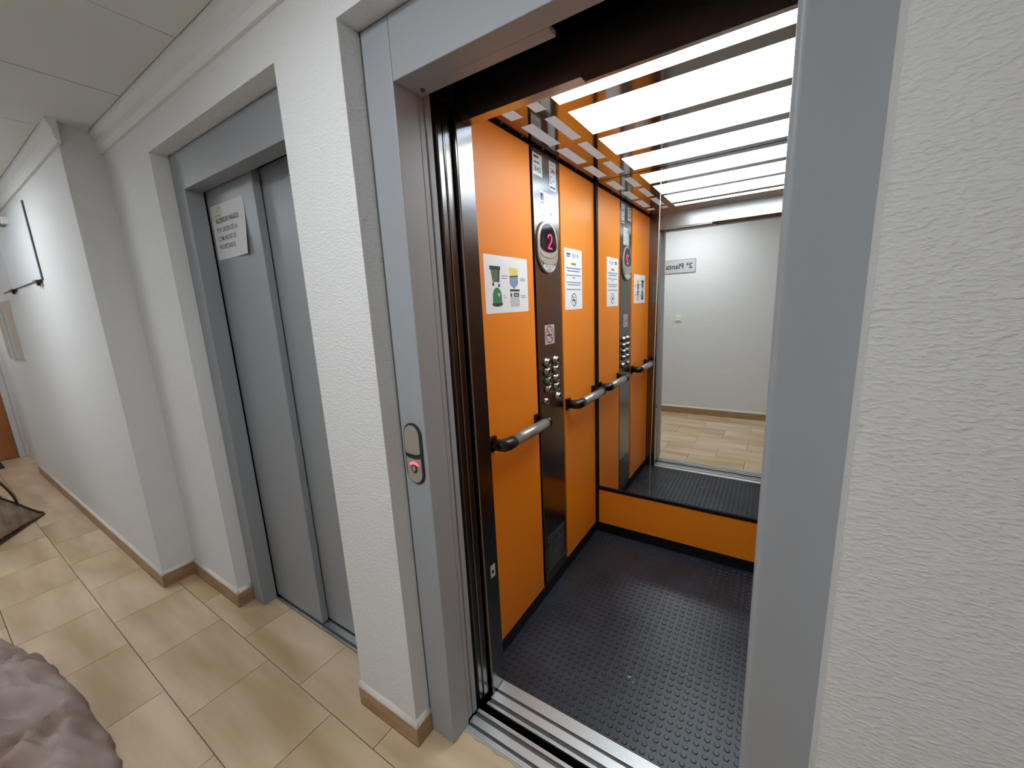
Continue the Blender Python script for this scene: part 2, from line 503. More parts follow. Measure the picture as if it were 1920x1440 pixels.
# landing sill of the right lift: rails with guide grooves between
s1 = thing('landing_sill', (-0.42, 0.905, -0.03))
tag(s1, 'grooved aluminium sill at the foot of the open lift doorway', 'door sill', 'lift sills')
def sill(root, rails, base, xa, xb, mrail=M['alu']):
    bx('sill_base', xa, xb, base[0], base[1], base[2], -0.0062, M['void'], root)
    bx('groove_floor', xa, xb, base[0] + 0.002, base[1] - 0.002, -0.006, -0.0046, M['aludark'], root)
    for (ya, yb, ribs) in rails:
        z0, z1 = -0.0044, 0.002
        pr = [(ya, z0), (yb, z0)]
        if ribs:
            n = ribs; w = (yb - ya) / n
            top = []
            for i in range(n):
                top += [(ya + i * w + 0.0008, z1), (ya + (i + 1) * w - 0.0008, z1), (ya + (i + 1) * w, z1 - 0.0012)]
            pr += list(reversed(top[:-1]))
            pr[-1] = (ya, z1)
            pr[2] = (yb, z1)
        else:
            pr += [(yb, z1), (ya, z1)]
        m = MB(); m.prism(pr, (xa, 0, 0), (0, 1, 0), (0, 0, 1), (xb - xa, 0, 0)); m.build('sill_rail', mrail, root)
sill(s1, [(0.864, 0.8785, 2), (0.891, 0.9185, 0), (0.935, 0.947, 3)], (0.864, 0.947, -0.03, -0.010), -0.845, 0.10)
mo = MB()
mo.prism([(0.852 + 0.004 * math.sin(i * 2.1) + 0.003 * random.random(), -0.84 + i * 0.028) for i in range(31)] + [(0.8635, 0.0), (0.8635, -0.84)], (0, 0, 0.0), (0, 1, 0), (1, 0, 0), (0, 0, 0.0016))
mo.build('mortar_edge', mat('grey_mortar', rgb(172, 168, 158), 0.9), s1)

# ------------------------------------------------------------------ lift car
CW, CB = -0.905, 2.326       # left wall face, mirror plane
CRT = 0.10                   # right wall face
CZ = 2.169                   # car ceiling
car = thing('lift_car', (-0.40, 1.65, -0.10))
tag(car, 'orange panelled lift car with black rubber floor, mirror and handrails', 'lift')
bx('platform', -0.93, 0.125, 1.095, 2.36, -0.10, -0.006, M['void'], car)
fm = bx('rubber_floor', CW + 0.001, CRT - 0.001, 1.0925, CB - 0.002, -0.005, 0.0, M['rubber'], car)
st = MB()
ny = int((CB - 1.10) / 0.0302)
nx = int((CRT - CW - 0.02) / 0.0302)
for i in range(nx):
    for j in range(ny):
        cx, cy = CW + 0.024 + i * 0.0302, 1.110 + j * 0.0302
        k = 9
        A = [(cx + 0.0098 * math.cos(2 * math.pi * q / k), cy + 0.0098 * math.sin(2 * math.pi * q / k), 0.0) for q in range(k)]
        B = [(cx + 0.0076 * math.cos(2 * math.pi * q / k), cy + 0.0076 * math.sin(2 * math.pi * q / k), 0.0026) for q in range(k)]
        st.add(A + B, [tuple(range(k, 2 * k))] + [(q, (q + 1) % k, k + (q + 1) % k, k + q) for q in range(k)])
so = st.build('floor_stud', M['rubber'], fm, fix=False); so['kind'] = 'stuff'
dm = MB()
for (dx, dy, r) in ((-0.395, 1.36, .006), (-0.375, 1.345, .004), (-0.50, 1.30, .002), (-0.47, 1.42, .0025), (-0.63, 1.40, .0025), (-0.43, 1.24, .002), (-0.20, 1.49, .003), (-0.6, 1.6, .0025), (-0.25, 1.32, .0025), (-0.2, 1.62, .002), (-0.3, 1.75, .002), (-0.82, 1.52, .0025), (-0.70, 1.25, .002), (-0.5, 1.52, .0018), (-0.33, 1.44, .0018), (-0.12, 1.38, .002)):
    pts = [(dx + r * random.uniform(.5, 1.3) * math.cos(a), dy + r * random.uniform(.5, 1.3) * math.sin(a)) for a in [k * 1.05 for k in range(6)]]
    dm.prism(pts, (0, 0, 0.0027), (1, 0, 0), (0, 1, 0), (0, 0, 0.0006))
do = dm.build('dust_specks', M['dust'], fm); do['kind'] = 'stuff'
# car sill
cs = thing('car_sill', (-0.42, 1.035, -0.03)); cs.parent = car; cs.location = Vector((-0.42, 1.035, -0.03)) - ORIGIN[car.name]
sill(cs, [(0.977, 0.988, 2), (1.005, 1.036, 0), (1.049, 1.092, 7)], (0.977, 1.092, -0.03, -0.010), -0.83, 0.10)
# walls
bx('wall_backing', -0.945, CW - 0.014, 1.10, 2.36, 0.0, 2.19, M['black'], car)
bx('orange_panel', CW - 0.013, CW, 1.104, 1.588, 0.062, 2.156, M['orange'], car, bevel=0.0012)
bx('orange_panel', CW - 0.013, CW, 1.874, 2.311, 0.062, 2.156, M['orange'], car, bevel=0.0012)
bx('orange_panel', CRT, CRT + 0.013, 1.104, 1.690, 0.062, 2.156, M['orange'], car)
bx('steel_panel', CRT, CRT + 0.013, 1.705, 2.311, 0.062, 2.156, M['sidewall'], car)
bx('wall_backing', CRT + 0.014, CRT + 0.04, 1.10, 2.36, 0.0, 2.19, M['black'], car)
bx('wall_backing', -0.944, CRT + 0.039, CB + 0.002, CB + 0.03, 0.0, 2.19, M['black'], car)
bx('orange_panel', -0.886, CRT - 0.002, CB - 0.006, CB + 0.001, 0.063, 0.294, M['orange'], car, bevel=0.001)
cm = MB(); cm.box(CW - 0.008, -0.889, 2.3125, CB + 0.001, 0.056, 2.1665); cm.build('corner_trim', M['black'], car, bevel=0.002)
bx('mirror_ledge', -0.887, CRT - 0.001, CB - 0.008, CB + 0.001, 0.2955, 0.3165, M['black'], car)
bx('kick_strip', CW - 0.013, CW + 0.003, 1.104, CB - 0.004, 0.0003, 0.0605, M['black'], car)
bx('kick_strip', CW + 0.004, CRT - 0.001, CB - 0.010, CB + 0.001, 0.0003, 0.0615, M['black'], car)
bx('kick_strip', CRT - 0.003, CRT + 0.013, 1.104, CB - 0.011, 0.0003, 0.0605, M['black'], car)
mr = bx('mirror', -0.887, CRT - 0.001, CB, CB + 0.001, 0.3175, 2.1675, M['mirror'], car)
sm_ = MB(); sm_.add([(-0.5405, CB - 0.0004, 2.165), (-0.5375, CB - 0.0004, 2.165), (-0.5665, CB - 0.0004, 0.33), (-0.5678, CB - 0.0004, 0.33),
                     (-0.5405, CB - 0.0001, 2.165), (-0.5375, CB - 0.0001, 2.165), (-0.5665, CB - 0.0001, 0.33), (-0.5678, CB - 0.0001, 0.33)],
                    [(0, 1, 2, 3), (7, 6, 5, 4), (0, 4, 5, 1), (1, 5, 6, 2), (2, 6, 7, 3), (3, 7, 4, 0)])
sm_.build('film_seam', M['seam'], mr)
# front columns, header and parked car doors
bx('front_column', -0.945, -0.829, 1.020, 1.102, 0.003, 2.1685, M['steel'], car, bevel=0.004)
bx('front_column', 0.012, 0.14, 1.020, 1.102, 0.003, 2.1685, M['steel'], car, bevel=0.004)
ch = MB(); ch.box(-0.829, 0.012, 1.090, 1.102, 2.058, CZ); ch.box(-0.829, -0.443, 1.052, 1.090, 2.052, 2.068)
ch.build('car_header', M['headsteel'], car)
p = bx('car_door_leaf', -1.26, -0.848, 0.958, 0.9815, 0.012, 2.09, M['steel'], bevel=0.003)
tag(p, 'steel lift car door edge next to the black gap, parked open', 'door')
p = bx('car_door_leaf', -1.26, -0.844, 0.983, 1.012, 0.012, 2.09, M['steel'], bevel=0.003)
tag(p, 'steel lift car door edge beside the front column, parked open', 'door')
dg_ = MB(); dg_.box(-1.26, 0.14, 0.885, 1.088, 2.217, 2.40)
tag(dg_.build('door_operator', M['void']), 'black door operator box above the open lift doorway', 'door operator')
lb = MB(); lb.box(-0.8288, -0.8283, 1.052, 1.080, 0.495, 0.545, 0); lb.box(-0.8283, -0.8281, 1.058, 1.072, 0.510, 0.524, 1)
lb.build('rating_label', [M['sticker'], M['ink']], car)
# ceiling and its light panels
cp = bx('car_ceiling', -0.93, 0.125, 1.1025, 2.36, CZ, CZ + 0.02, M['ceilsteel'], car)
rows = [(1.326, 1.388, 'glowblue'), (1.459, 1.697, 'glowwhite'), (1.759, 1.989, 'glowwhite'), (2.061, 2.270, 'glowblue')]
for (ya, yb, g) in rows:
    bx('light_panel', -0.664, 0.075, ya, yb, CZ - 0.0004, CZ + 0.0002, M[g], cp)
    bx('small_panel', -0.861, -0.811, ya - 0.004, yb, CZ - 0.0004, CZ + 0.0002, M['glowdim'], cp)
    bx('small_panel', -0.757, -0.715, ya - 0.008, yb, CZ - 0.0004, CZ + 0.0002, M['glowdim'], cp)
for yy in (1.373, 1.525, 1.699, 1.845, 2.05):
    m = MB(); m.tube([(-0.897, yy, CZ), (-0.897, yy, CZ - 0.003)], 0.0032, 8); m.build('ceiling_screw', M['alu'], cp)

# control column on the left car wall
cop = bx('control_column', CW - 0.013, CW - 0.001, 1.613, 1.860, 0.062, 2.157, M['steelcol'], car, bevel=0.0015)
PX = CW - 0.001
U, V, N = Vector((0, 1, 0)), Vector((0, 0, 1)), Vector((1, 0, 0))
def on_wall(mb, pts, d0, d1, mi=0, smooth=False):
    mb.prism(pts, (PX + d0, 0, 0), U, V, N * (d1 - d0), mi, smooth)
dy0 = 1.722
m = MB(); on_wall(m, pill(dy0, 1.642, 1.872, 0.097, 18), 0.0002, 0.011, 0, True)
bez = m.build('indicator_bezel', M['silver'], cop, bevel=0.003)
m = MB(); on_wall(m, pill(dy0 + 0.004, 1.636, 1.866, 0.103, 18), 0.0001, 0.004, 0, True); m.build('indicator_back', M['aludark'], cop)
win = arc(dy0, 1.779, 0.080, 0.082, 0, 180, 16) + arc(dy0, 1.760, 0.080, 0.026, 180, 360, 12)
m = MB(); on_wall(m, win, 0.0111, 0.0125); m.build('indicator_window', M['screen'], cop)
m = MB()
def seg2(mb, cy, cz, w, h, t, d0, d1):
    path = [(-w, h * .55), (-w * .85, h * .85), (-w * .3, h), (w * .4, h), (w * .9, h * .8), (w, h * .45), (w * .8, h * .1), (-w * .1, -h * .45), (-w, -h), (w, -h)]
    for a, b in zip(path[:-1], path[1:]):
        dx, dz = b[0] - a[0], b[1] - a[1]; l = math.hypot(dx, dz); ex, ez = dx / l, dz / l; px, pz = -ez * t, ex * t
        a2 = (a[0] - ex * t * .6, a[1] - ez * t * .6); b2 = (b[0] + ex * t * .6, b[1] + ez * t * .6)
        on_wall(mb, [(cy + a2[0] + px, cz + a2[1] + pz), (cy + a2[0] - px, cz + a2[1] - pz), (cy + b2[0] - px, cz + b2[1] - pz), (cy + b2[0] + px, cz + b2[1] + pz)], d0, d1)
seg2(m, 1.735, 1.783, 0.018, 0.030, 0.0028, 0.0126, 0.013)
m.build('floor_digit', M['led'], cop)
# lower half of the indicator: arrow plate, label window, curved slots
m = MB()
plate = arc(dy0, 1.727, 0.082, 0.026, 180, 360, 10) + arc(dy0, 1.706, 0.082, 0.026, 360, 180, 10)
on_wall(m, plate, 0.0111, 0.0125, 0)
m.build('indicator_plate', M['silver2'], cop)
m = MB()
slot = arc(dy0, 1.702, 0.080, 0.026, 180, 360, 10) + arc(dy0, 1.699, 0.080, 0.026, 360, 180, 10)
on_wall(m, slot, 0.0111, 0.0122, 0)
slot = arc(dy0, 1.735, 0.080, 0.026, 180, 360, 10) + arc(dy0, 1.733, 0.080, 0.026, 360, 180, 10)
on_wall(m, slot, 0.0111, 0.0122, 0)
m.build('indicator_slot', M['ink'], cop)
m = MB()
sgn = [(dy0 - 0.066, 1.688)] + arc(dy0, 1.688, 0.066, 0.018, 180, 360, 8) + [(dy0 + 0.066, 1.688)] + arc(dy0, 1.688, 0.068, 0.040, 0, -180, 12)
on_wall(m, arc(dy0, 1.690, 0.072, 0.042, 0, -180, 14) + arc(dy0, 1.690, 0.072, 0.014, 180, 360, 8)[1:-1], 0.0111, 0.0125, 0)
for s_ in (-1, 1):
    on_wall(m, [(dy0 + s_ * 0.060 - 0.009, 1.686), (dy0 + s_ * 0.060 + 0.009, 1.686), (dy0 + s_ * 0.056, 1.672)], 0.0126, 0.0129, 1)
for (a, b, w, mi) in ((-0.028, 1.671, 0.018, 2), (0.004, 1.668, 0.018, 2), (0.034, 1.670, 0.014, 2), (0, 1.657, 0.04, 2)):
    on_wall(m, [(dy0 + a - w / 2, b - .004), (dy0 + a + w / 2, b - .004), (dy0 + a + w / 2, b + .004), (dy0 + a - w / 2, b + .004)], 0.0126, 0.0128, mi)
m.build('indicator_sign', [M['sticker'], M['ink'], M['inkgrey']], cop)
# speaker holes
m = MB()
for r_, k in ((0.010, 6), (0.022, 12), (0.034, 18), (0.044, 24)):
    for i in range(k):
        a = 2 * math.pi * i / k
        cy, cz = 1.715 + r_ * math.cos(a), 1.458 + r_ * math.sin(a)
        on_wall(m, arc(cy, cz, 0.0016, 0.0016, 0, 300, 5), 0.0001, 0.0003)
sp = m.build('speaker_holes', M['aludark'], cop); sp['kind'] = 'stuff'
# push buttons
def button(cy, cz, kind=0, r=0.0205, d=0.019):
    m = MB()
    n = 20
    ringm = {0: 0, 1: 2, 2: 0, 3: 0}[kind]
    prof = [(0.0, r * 1.12, 0), (0.002, r * 1.12, 0), (0.003, r, ringm), (d - 0.003, r * 0.97, ringm), (d, r * 0.86, ringm), (d, r * 0.72, 0), (d - 0.003, r * 0.62, 0), (d - 0.0035, r * 0.3, 0)]
    vs = []
    for (dd, rr, _) in prof:
        vs += [(PX + dd, cy + rr * math.cos(2 * math.pi * q / n), cz + rr * math.sin(2 * math.pi * q / n)) for q in range(n)]
    for i in range(len(prof) - 1):
        b = i * n
        m.add([], [])
    base = len(m.v)
    m.v += [Vector(p) for p in vs]
    for i in range(len(prof) - 1):
        for q in range(n):
            q2 = (q + 1) % n
            m.f.append((base + i * n + q, base + i * n + q2, base + (i + 1) * n + q2, base + (i + 1) * n + q)); m.mi.append(prof[i + 1][2]); m.sm.append(i not in (3, 4))
    m.f.append(tuple(base + (len(prof) - 1) * n + q for q in range(n))); m.mi.append(3 if kind == 3 else 0); m.sm.append(False)
    fx = d - 0.0033
    on_wall(m, [(cy - 0.0028, cz - 0.007), (cy + 0.0028, cz - 0.007), (cy + 0.0028, cz + 0.007), (cy - 0.0028, cz + 0.007)], fx, fx + 0.004, 1)
    return m.build('push_button' if kind != 3 else 'key_switch', [M['button'], M['ink'], M['greenbtn'], M['brass']], cop)
for (cy, cz, k) in ((1.687, 1.223, 0), (1.778, 1.222, 0), (1.687, 1.179, 0), (1.778, 1.178, 0), (1.692, 1.134, 1), (1.776, 1.133, 0), (1.692, 1.091, 0), (1.778, 1.090, 0), (1.792, 1.034, 0)):
    b = button(cy, cz, k)
    if k == 1: b['label'] = 'push button with greenish ring'
button(1.670, 1.035, 3, r=0.0165, d=0.013)
# louvres at the foot of the column
m = MB()
for i in range(11):
    z0 = 0.115 + i * 0.019
    on_wall(m, [(1.640, z0), (1.640, z0 + 0.006), (1.835, z0 + 0.006), (1.835, z0)], 0.0002, 0.0022)
m.build('louvre', M['aludark'], cop)

# handrails
def handrail(name, ya, yb, z):
    root = thing(name, (CW, (ya + yb) / 2, z)); root.parent = car; root.location = ORIGIN[name_last(root)] - ORIGIN[car.name]
    xo = CW + 0.066
    m = MB()
    m.prism([(-0.022, -0.030), (0.022, -0.030), (0.022, 0.030), (-0.022, 0.030)], (CW + 0.0003, ya, z), U, V, N * 0.012)
    m.tube([(CW + 0.008, ya, z), (xo - 0.026, ya, z), (xo - 0.008, ya + 0.006, z), (xo, ya + 0.022, z), (xo, ya + 0.060, z)], 0.0215, 16, radii=[0.022, 0.024, 0.0255, 0.0255, 0.0255])
    m.build('rail_bracket', M['blackp'], root)
    m = MB(); m.tube([(xo, ya + 0.0602, z), (xo, yb - 0.030, z)], 0.0235, 18); m.build('rail_bar', M['rail'], root)
    m = MB()
    m.prism([(-0.022, -0.030), (0.022, -0.030), (0.022, 0.030), (-0.022, 0.030)], (CW + 0.0003, yb, z), U, V, N * 0.012)
    m.tube([(xo, yb - 0.0298, z), (xo, yb - 0.018, z), (xo - 0.008, yb - 0.004, z), (xo - 0.026, yb, z), (CW + 0.008, yb, z)], 0.0215, 16, radii=[0.0255, 0.0255, 0.0255, 0.024, 0.022])
    m.build('rail_bracket', M['blackp'], root)
    return root
def name_last(o): return o.name
handrail('handrail', 1.205, 1.570, 0.968)
handrail('handrail', 1.905, 2.272, 0.968)

# ------------------------------------------------------------------ things stuck to the car wall
def sheet(name, y0, y1, z0, z1, m, x=None, th=0.0005):
    x = CW if x is None else x
    return MB().box(x + 0.0002, x + 0.0002 + th, y0, y1, z0, z1).build(name, m)
PAPX = CW + 0.0008
def flat(mb, pts, mi, k=0):
    mb.prism(pts, (PAPX + k * 0.00015, 0, 0), U, V, N * 0.0001, mi)
def rect(a, b, c, d): return [(a, c), (b, c), (b, d), (a, d)]
ps = sheet('recycling_poster', 1.222, 1.534, 1.474, 1.692, M['paper'])
tag(ps, 'white sheet with four pictures of recycling bins taped to the orange wall', 'poster')
def bin_part(name, shapes, mats):
    m = MB()
    for k, (pts, mi) in enumerate(shapes): flat(m, pts, mi, k)
    return m.build(name, mats, ps)
bin_part('bin_picture', [([(1.262, 1.640), (1.322, 1.640), (1.318, 1.592), (1.274, 1.592)], 0), (rect(1.256, 1.328, 1.638, 1.652), 1),
                         ([(1.312, 1.640), (1.324, 1.640), (1.318, 1.592), (1.308, 1.592)], 1), (arc(1.276, 1.584, 0.006, 0.008, 0, 340, 10), 1), (arc(1.314, 1.580, 0.006, 0.008, 0, 340, 10), 1)],
         [M['binolive'], M['bindark']])
bin_part('bin_picture', [([(1.392, 1.618), (1.456, 1.618), (1.456, 1.588), (1.424, 1.566), (1.392, 1.586)], 0), ([(1.392, 1.618), (1.456, 1.618), (1.456, 1.648), (1.424, 1.652), (1.392, 1.650)], 1),
                         (rect(1.402, 1.450, 1.632, 1.640), 2), ([(1.392, 1.618), (1.456, 1.622), (1.456, 1.617), (1.392, 1.613)], 3)],
         [M['binblue'], M['yellow'], M['cream'], M['bindark']])
bin_part('bin_picture', [(arc(1.300, 1.538, 0.030, 0.034, 0, 180, 14) + [(1.268, 1.506), (1.332, 1.506)], 0), (arc(1.300, 1.509, 0.036, 0.010, 180, 360, 10) + [(1.334, 1.513), (1.266, 1.513)], 1),
                         (arc(1.311, 1.545, 0.007, 0.007, 0, 340, 10), 2)],
         [M['bingreen'], M['bindark'], M['cream']])
bin_part('bin_picture', [(rect(1.392, 1.462, 1.496, 1.534), 0), (rect(1.392, 1.462, 1.534, 1.562), 3), (rect(1.390, 1.464, 1.558, 1.566), 1), (rect(1.394, 1.404, 1.536, 1.550), 1), (rect(1.420, 1.458, 1.536, 1.551), 1), (rect(1.428, 1.450, 1.541, 1.545), 2)],
         [M['bingrey'], M['navy'], M['paper'], M['paper2']])
m = MB()
for (a, b, c) in ((1.336, 1.380, 1.617), (1.336, 1.376, 1.608), (1.470, 1.512, 1.609), (1.470, 1.514, 1.602), (1.344, 1.356, 1.541), (1.344, 1.362, 1.533), (1.474, 1.512, 1.540), (1.474, 1.516, 1.533)):
    flat(m, rect(a, b, c - .0018, c + .0018), 0)
m.build('caption_lines', M['inkgrey'], ps)['kind'] = 'stuff'

nt_ = sheet('notice_sheet', 1.906, 2.128, 1.466, 1.776, M['paper'])
tag(nt_, 'upright white notice with yellow heading and round no smoking sign beside the corner', 'notice')
m = MB()
flat(m, rect(1.932, 1.980, 1.744, 1.752), 1); flat(m, rect(1.932, 1.975, 1.734, 1.739), 1)
flat(m, rect(2.004, 2.044, 1.730, 1.754), 2); flat(m, rect(2.064, 2.074, 1.736, 1.752), 3); flat(m, rect(2.080, 2.084, 1.738, 1.750), 2)
m.build('letterhead', [M['ink'], M['navy'], M['bingrey'], M['inkred']], nt_)
m = MB(); flat(m, rect(1.986, 2.050, 1.692, 1.708), 0); flat(m, rect(1.992, 2.044, 1.697, 1.703), 1, 1); m.build('heading_highlight', [M['yellow'], M['binolive']], nt_)
m = MB()
for (a, b, c, mi) in ((1.925, 2.110, 1.678, 0), (1.938, 2.096, 1.664, 0), (1.925, 2.112, 1.642, 1), (2.000, 2.040, 1.630, 1), (1.925, 2.112, 1.606, 1), (1.940, 2.100, 1.594, 1), (1.925, 2.112, 1.570, 1)):
    flat(m, rect(a, b, c - .0028, c + .0028), mi)
m.build('text_lines', [M['inkblue'], M['inkgrey']], nt_)['kind'] = 'stuff'
def no_smoking(parent, cy, cz, r, mr_, mk_, x):
    m = MB()
    def fl2(pts, mi, k): m.prism(pts, (x + k * 0.00012, 0, 0), U, V, N * 0.0001, mi)
    n = 28
    for i in range(n):
        a0, a1 = 2 * math.pi * i / n, 2 * math.pi * (i + 1) / n
        fl2([(cy + r * math.cos(a0), cz + r * math.sin(a0)), (cy + r * math.cos(a1), cz + r * math.sin(a1)), (cy + .87 * r * math.cos(a1), cz + .87 * r * math.sin(a1)), (cy + .87 * r * math.cos(a0), cz + .87 * r * math.sin(a0))], 0, 0)
    fl2(rect(cy - .70 * r, cy + .42 * r, cz - .16 * r, cz + .02 * r), 1, 1)
    fl2(rect(cy + .46 * r, cy + .62 * r, cz - .16 * r, cz + .02 * r), 1, 1)
    fl2([(cy + .5 * r, cz + .15 * r), (cy + .6 * r, cz + .15 * r), (cy + .55 * r, cz + .5 * r), (cy + .3 * r, cz + .62 * r), (cy + .3 * r, cz + .52 * r), (cy + .45 * r, cz + .4 * r)], 1, 1)
    t = 0.065 * r; s2 = .66 * r
    fl2([(cy - s2 - t, cz + s2 - t), (cy - s2 + t, cz + s2 + t), (cy + s2 + t, cz - s2 + t), (cy + s2 - t, cz - s2 - t)], 0, 2)
    return m.build('no_smoking_sign', [mr_, mk_], parent)
no_smoking(nt_, 2.018, 1.516, 0.034, M['ink'], M['ink'], PAPX)
k_ = sheet('no_smoking_sticker', 1.679, 1.777, 1.309, 1.402, M['stickerpink'], x=PX)
tag(k_, 'small grey no smoking sticker on the steel column above the buttons', 'sticker')
no_smoking(k_, 1.728, 1.3555, 0.042, M['inkred'], M['ink'], PX + 0.0008)

SX = PX + 0.0008
def stick_text(mb, body, y, z, h, w=None, mi=0, bold=0.0, align='L'):
    add_text(mb, body, (SX + 0.0001, y, z), U, V, h, w, mi, align, bold)
k_ = sheet('number_sticker', 1.617, 1.700, 2.052, 2.140, M['sticker'], x=PX)
tag(k_, 'white sticker reading 28.422 at the top left of the steel column', 'sticker')
m = MB()
m.prism(rect(1.626, 1.668, 2.122, 2.131), (SX, 0, 0), U, V, N * 0.0001, 0); m.prism(rect(1.626, 1.676, 2.102, 2.107), (SX, 0, 0), U, V, N * 0.0001, 0)
stick_text(m, '28.422', 1.626, 2.069, 0.019, 0.062, 0, 0.02)
m.build('print', M['ink'], k_)
k_ = sheet('hotline_sticker', 1.768, 1.836, 2.018, 2.142, M['sticker'], x=PX)
tag(k_, 'tall white 24h sticker at the top right of the steel column', 'sticker')
m = MB()
m.prism(rect(1.782, 1.814, 2.126, 2.130), (SX, 0, 0), U, V, N * 0.0001, 1)
stick_text(m, '24h', 1.779, 2.092, 0.019, 0.046, 0, 0.02)
for i in range(14):
    a0, a1 = math.radians(70 + i * 16), math.radians(70 + (i + 1) * 16)
    cy, cz, ra, rb = 1.788, 2.062, 0.016, 0.013
    m.prism([(cy + ra * math.cos(a0), cz + ra * math.sin(a0)), (cy + ra * math.cos(a1), cz + ra * math.sin(a1)), (cy + rb * math.cos(a1), cz + rb * math.sin(a1)), (cy + rb * math.cos(a0), cz + rb * math.sin(a0))], (SX, 0, 0), U, V, N * 0.0001, 0)
m.prism(rect(1.793, 1.822, 2.058, 2.062), (SX, 0, 0), U, V, N * 0.0001, 1)
for a in (1.774, 1.793, 1.811):
    m.prism(rect(a, a + 0.015, 2.026, 2.034), (SX, 0, 0), U, V, N * 0.0001, 0)
m.build('print', [M['ink'], M['inkgrey']], k_)
k_ = sheet('instruction_sticker', 1.668, 1.795, 1.881, 1.995, M['sticker'], x=PX)
tag(k_, 'pale instruction sticker just above the floor indicator', 'sticker')
m = MB()
for (a, b, c, d, mi) in ((1.673, 1.708, 1.958, 1.990, 1), (1.684, 1.692, 1.972, 1.986, 0), (1.673, 1.708, 1.946, 1.952, 1), (1.720, 1.780, 1.975, 1.978, 1), (1.720, 1.780, 1.962, 1.965, 1), (1.680, 1.780, 1.930, 1.932, 1), (1.770, 1.786, 1.908, 1.913, 0), (1.680, 1.750, 1.892, 1.895, 1)):
    m.prism(rect(a, b, c, d), (SX, 0, 0), U, V, N * 0.0001, mi)
m.build('print', [M['ink'], M['inkgrey']], k_)

# ------------------------------------------------------------------ call button plate on the right lift's left jamb
cb = thing('call_button_panel', (-0.8945, 0.7995, 0.973))
tag(cb, 'oval call button plate with glowing red light on the grey jamb', 'call button')
CX, CY = -0.8945, 0.7998
def on_jamb(mb, pts, d0, d1, mi=0, smooth=False):
    mb.prism(pts, (0, CY - d0, 0), (1, 0, 0), (0, 0, 1), (0, -(d1 - d0), 0), mi, smooth)
m = MB(); on_jamb(m, pill(CX, 0.972, 1.168, 0.0375, 16), 0, 0.004, 0, True); m.build('rim', M['ink'], cb)
top = arc(CX - .001, 1.130, 0.031, 0.032, 0, 180, 14) + [(CX - .032, 1.075)] + arc(CX - .001, 1.077, 0.031, 0.008, 180, 360, 8)[1:-1] + [(CX + .030, 1.075)]
m = MB(); on_jamb(m, top, 0.0042, 0.008, 0, True); m.build('cover_plate', M['silver2'], cb, bevel=0.001)
low = [(CX + .030, 1.060)] + list(reversed(arc(CX - .001, 1.062, 0.031, 0.008, 180, 360, 8)[1:-1])) + [(CX - .032, 1.060)] + arc(CX - .001, 1.009, 0.031, 0.032, 180, 360, 14)
m = MB(); on_jamb(m, low, 0.0042, 0.007, 0, True); m.build('button_plate', M['silver2'], cb, bevel=0.001)
m = MB(); on_jamb(m, arc(CX, 1.032, 0.020, 0.014, 20, 160, 10) + arc(CX, 1.032, 0.016, 0.006, 160, 20, 10), 0.0072, 0.009); m.build('red_light', M['led2'], cb)
m = MB()
on_jamb(m, arc(CX, 1.024, 0.0125, 0.0145, 0, 340, 16), 0.0072, 0.0085, 0); on_jamb(m, arc(CX, 1.025, 0.0075, 0.009, 0, 340, 14), 0.0086, 0.0105, 1)
m.build('button', [M['ink'], M['silver']], cb)

# ------------------------------------------------------------------ left lift
f2 = thing('lift_door_frame', (-1.765, 0.84, 0))
tag(f2, 'grey metal door frame around the closed lift doors', 'door frame', 'lift door frames')
bx('jamb', -2.2725, -2.172, 0.802, 0.872, 0.0005, FT, M['greydoor'], f2, bevel=0.002)
bx('jamb', -1.335, -1.257, 0.802, 0.872, 0.0005, FT, M['greydoor'], f2, bevel=0.002)
bx('header', -2.1715, -1.3355, 0.802, 0.872, 2.060, FT, M['greydoor'], f2, bevel=0.002)
gm = MB(); gm.box(-2.2795, -2.2727, 0.804, 0.86, 0.0, 2.2145); gm.box(-2.2725, -1.257, 0.806, 0.86, FT + 0.0002, 2.2145); gm.box(-1.2568, -1.2505, 0.804, 0.86, 0.0, 2.2145)
gm.build('sealant', M['gasket'], f2)
p = bx('landing_door_leaf', -2.19, -1.764, 0.884, 0.916, 0.010, 2.09, M['greydoor'], bevel=0.003)
tag(p, 'closed grey lift door leaf carrying the taped paper sheet', 'door')
p = bx('landing_door_leaf', -1.80, -1.315, 0.922, 0.950, 0.010, 2.09, M['greydoor'], bevel=0.003)
tag(p, 'closed grey lift door leaf set back behind the one with the paper', 'door')
s2 = thing('landing_sill', (-1.75, 0.91, -0.03))
tag(s2, 'narrow aluminium sill under the closed grey lift doors', 'door sill', 'lift sills')
sill(s2, [(0.868, 0.878, 0), (0.891, 0.9185, 0), (0.935, 0.95, 0)], (0.868, 0.95, -0.03, -0.010), -2.17, -1.336)
# taped sheet, lower right corner curling away from the door
ash = thing('paper_sheet', (-2.01, 0.883, 1.768))
tag(ash, 'white paper taped to the closed lift door reading ASCENSOR PARADO', 'paper sheet')
def curl(u, v):      # u 0..1 along width, v 0..1 from bottom
    return 0.0012 + 0.018 * max(0.0, (u - 0.45)) ** 1.6 * max(0.0, 0.75 - v) ** 1.2 * 3.0
XA, XB, ZA, ZB = -2.166, -1.858, 1.768, 1.997
nu, nv = 14, 12
gv = []; 
for j in range(nv + 1):
    for i in range(nu + 1):
        u, v = i / nu, j / nv
        gv.append((XA + (XB - XA) * u, 0.8838 - curl(u, v), ZA + (ZB - ZA) * v))
n1 = len(gv)
gf = [(j * (nu + 1) + i, j * (nu + 1) + i + 1, (j + 1) * (nu + 1) + i + 1, (j + 1) * (nu + 1) + i) for j in range(nv) for i in range(nu)]
back = [(a, b + 0.0004, c) for (a, b, c) in gv]
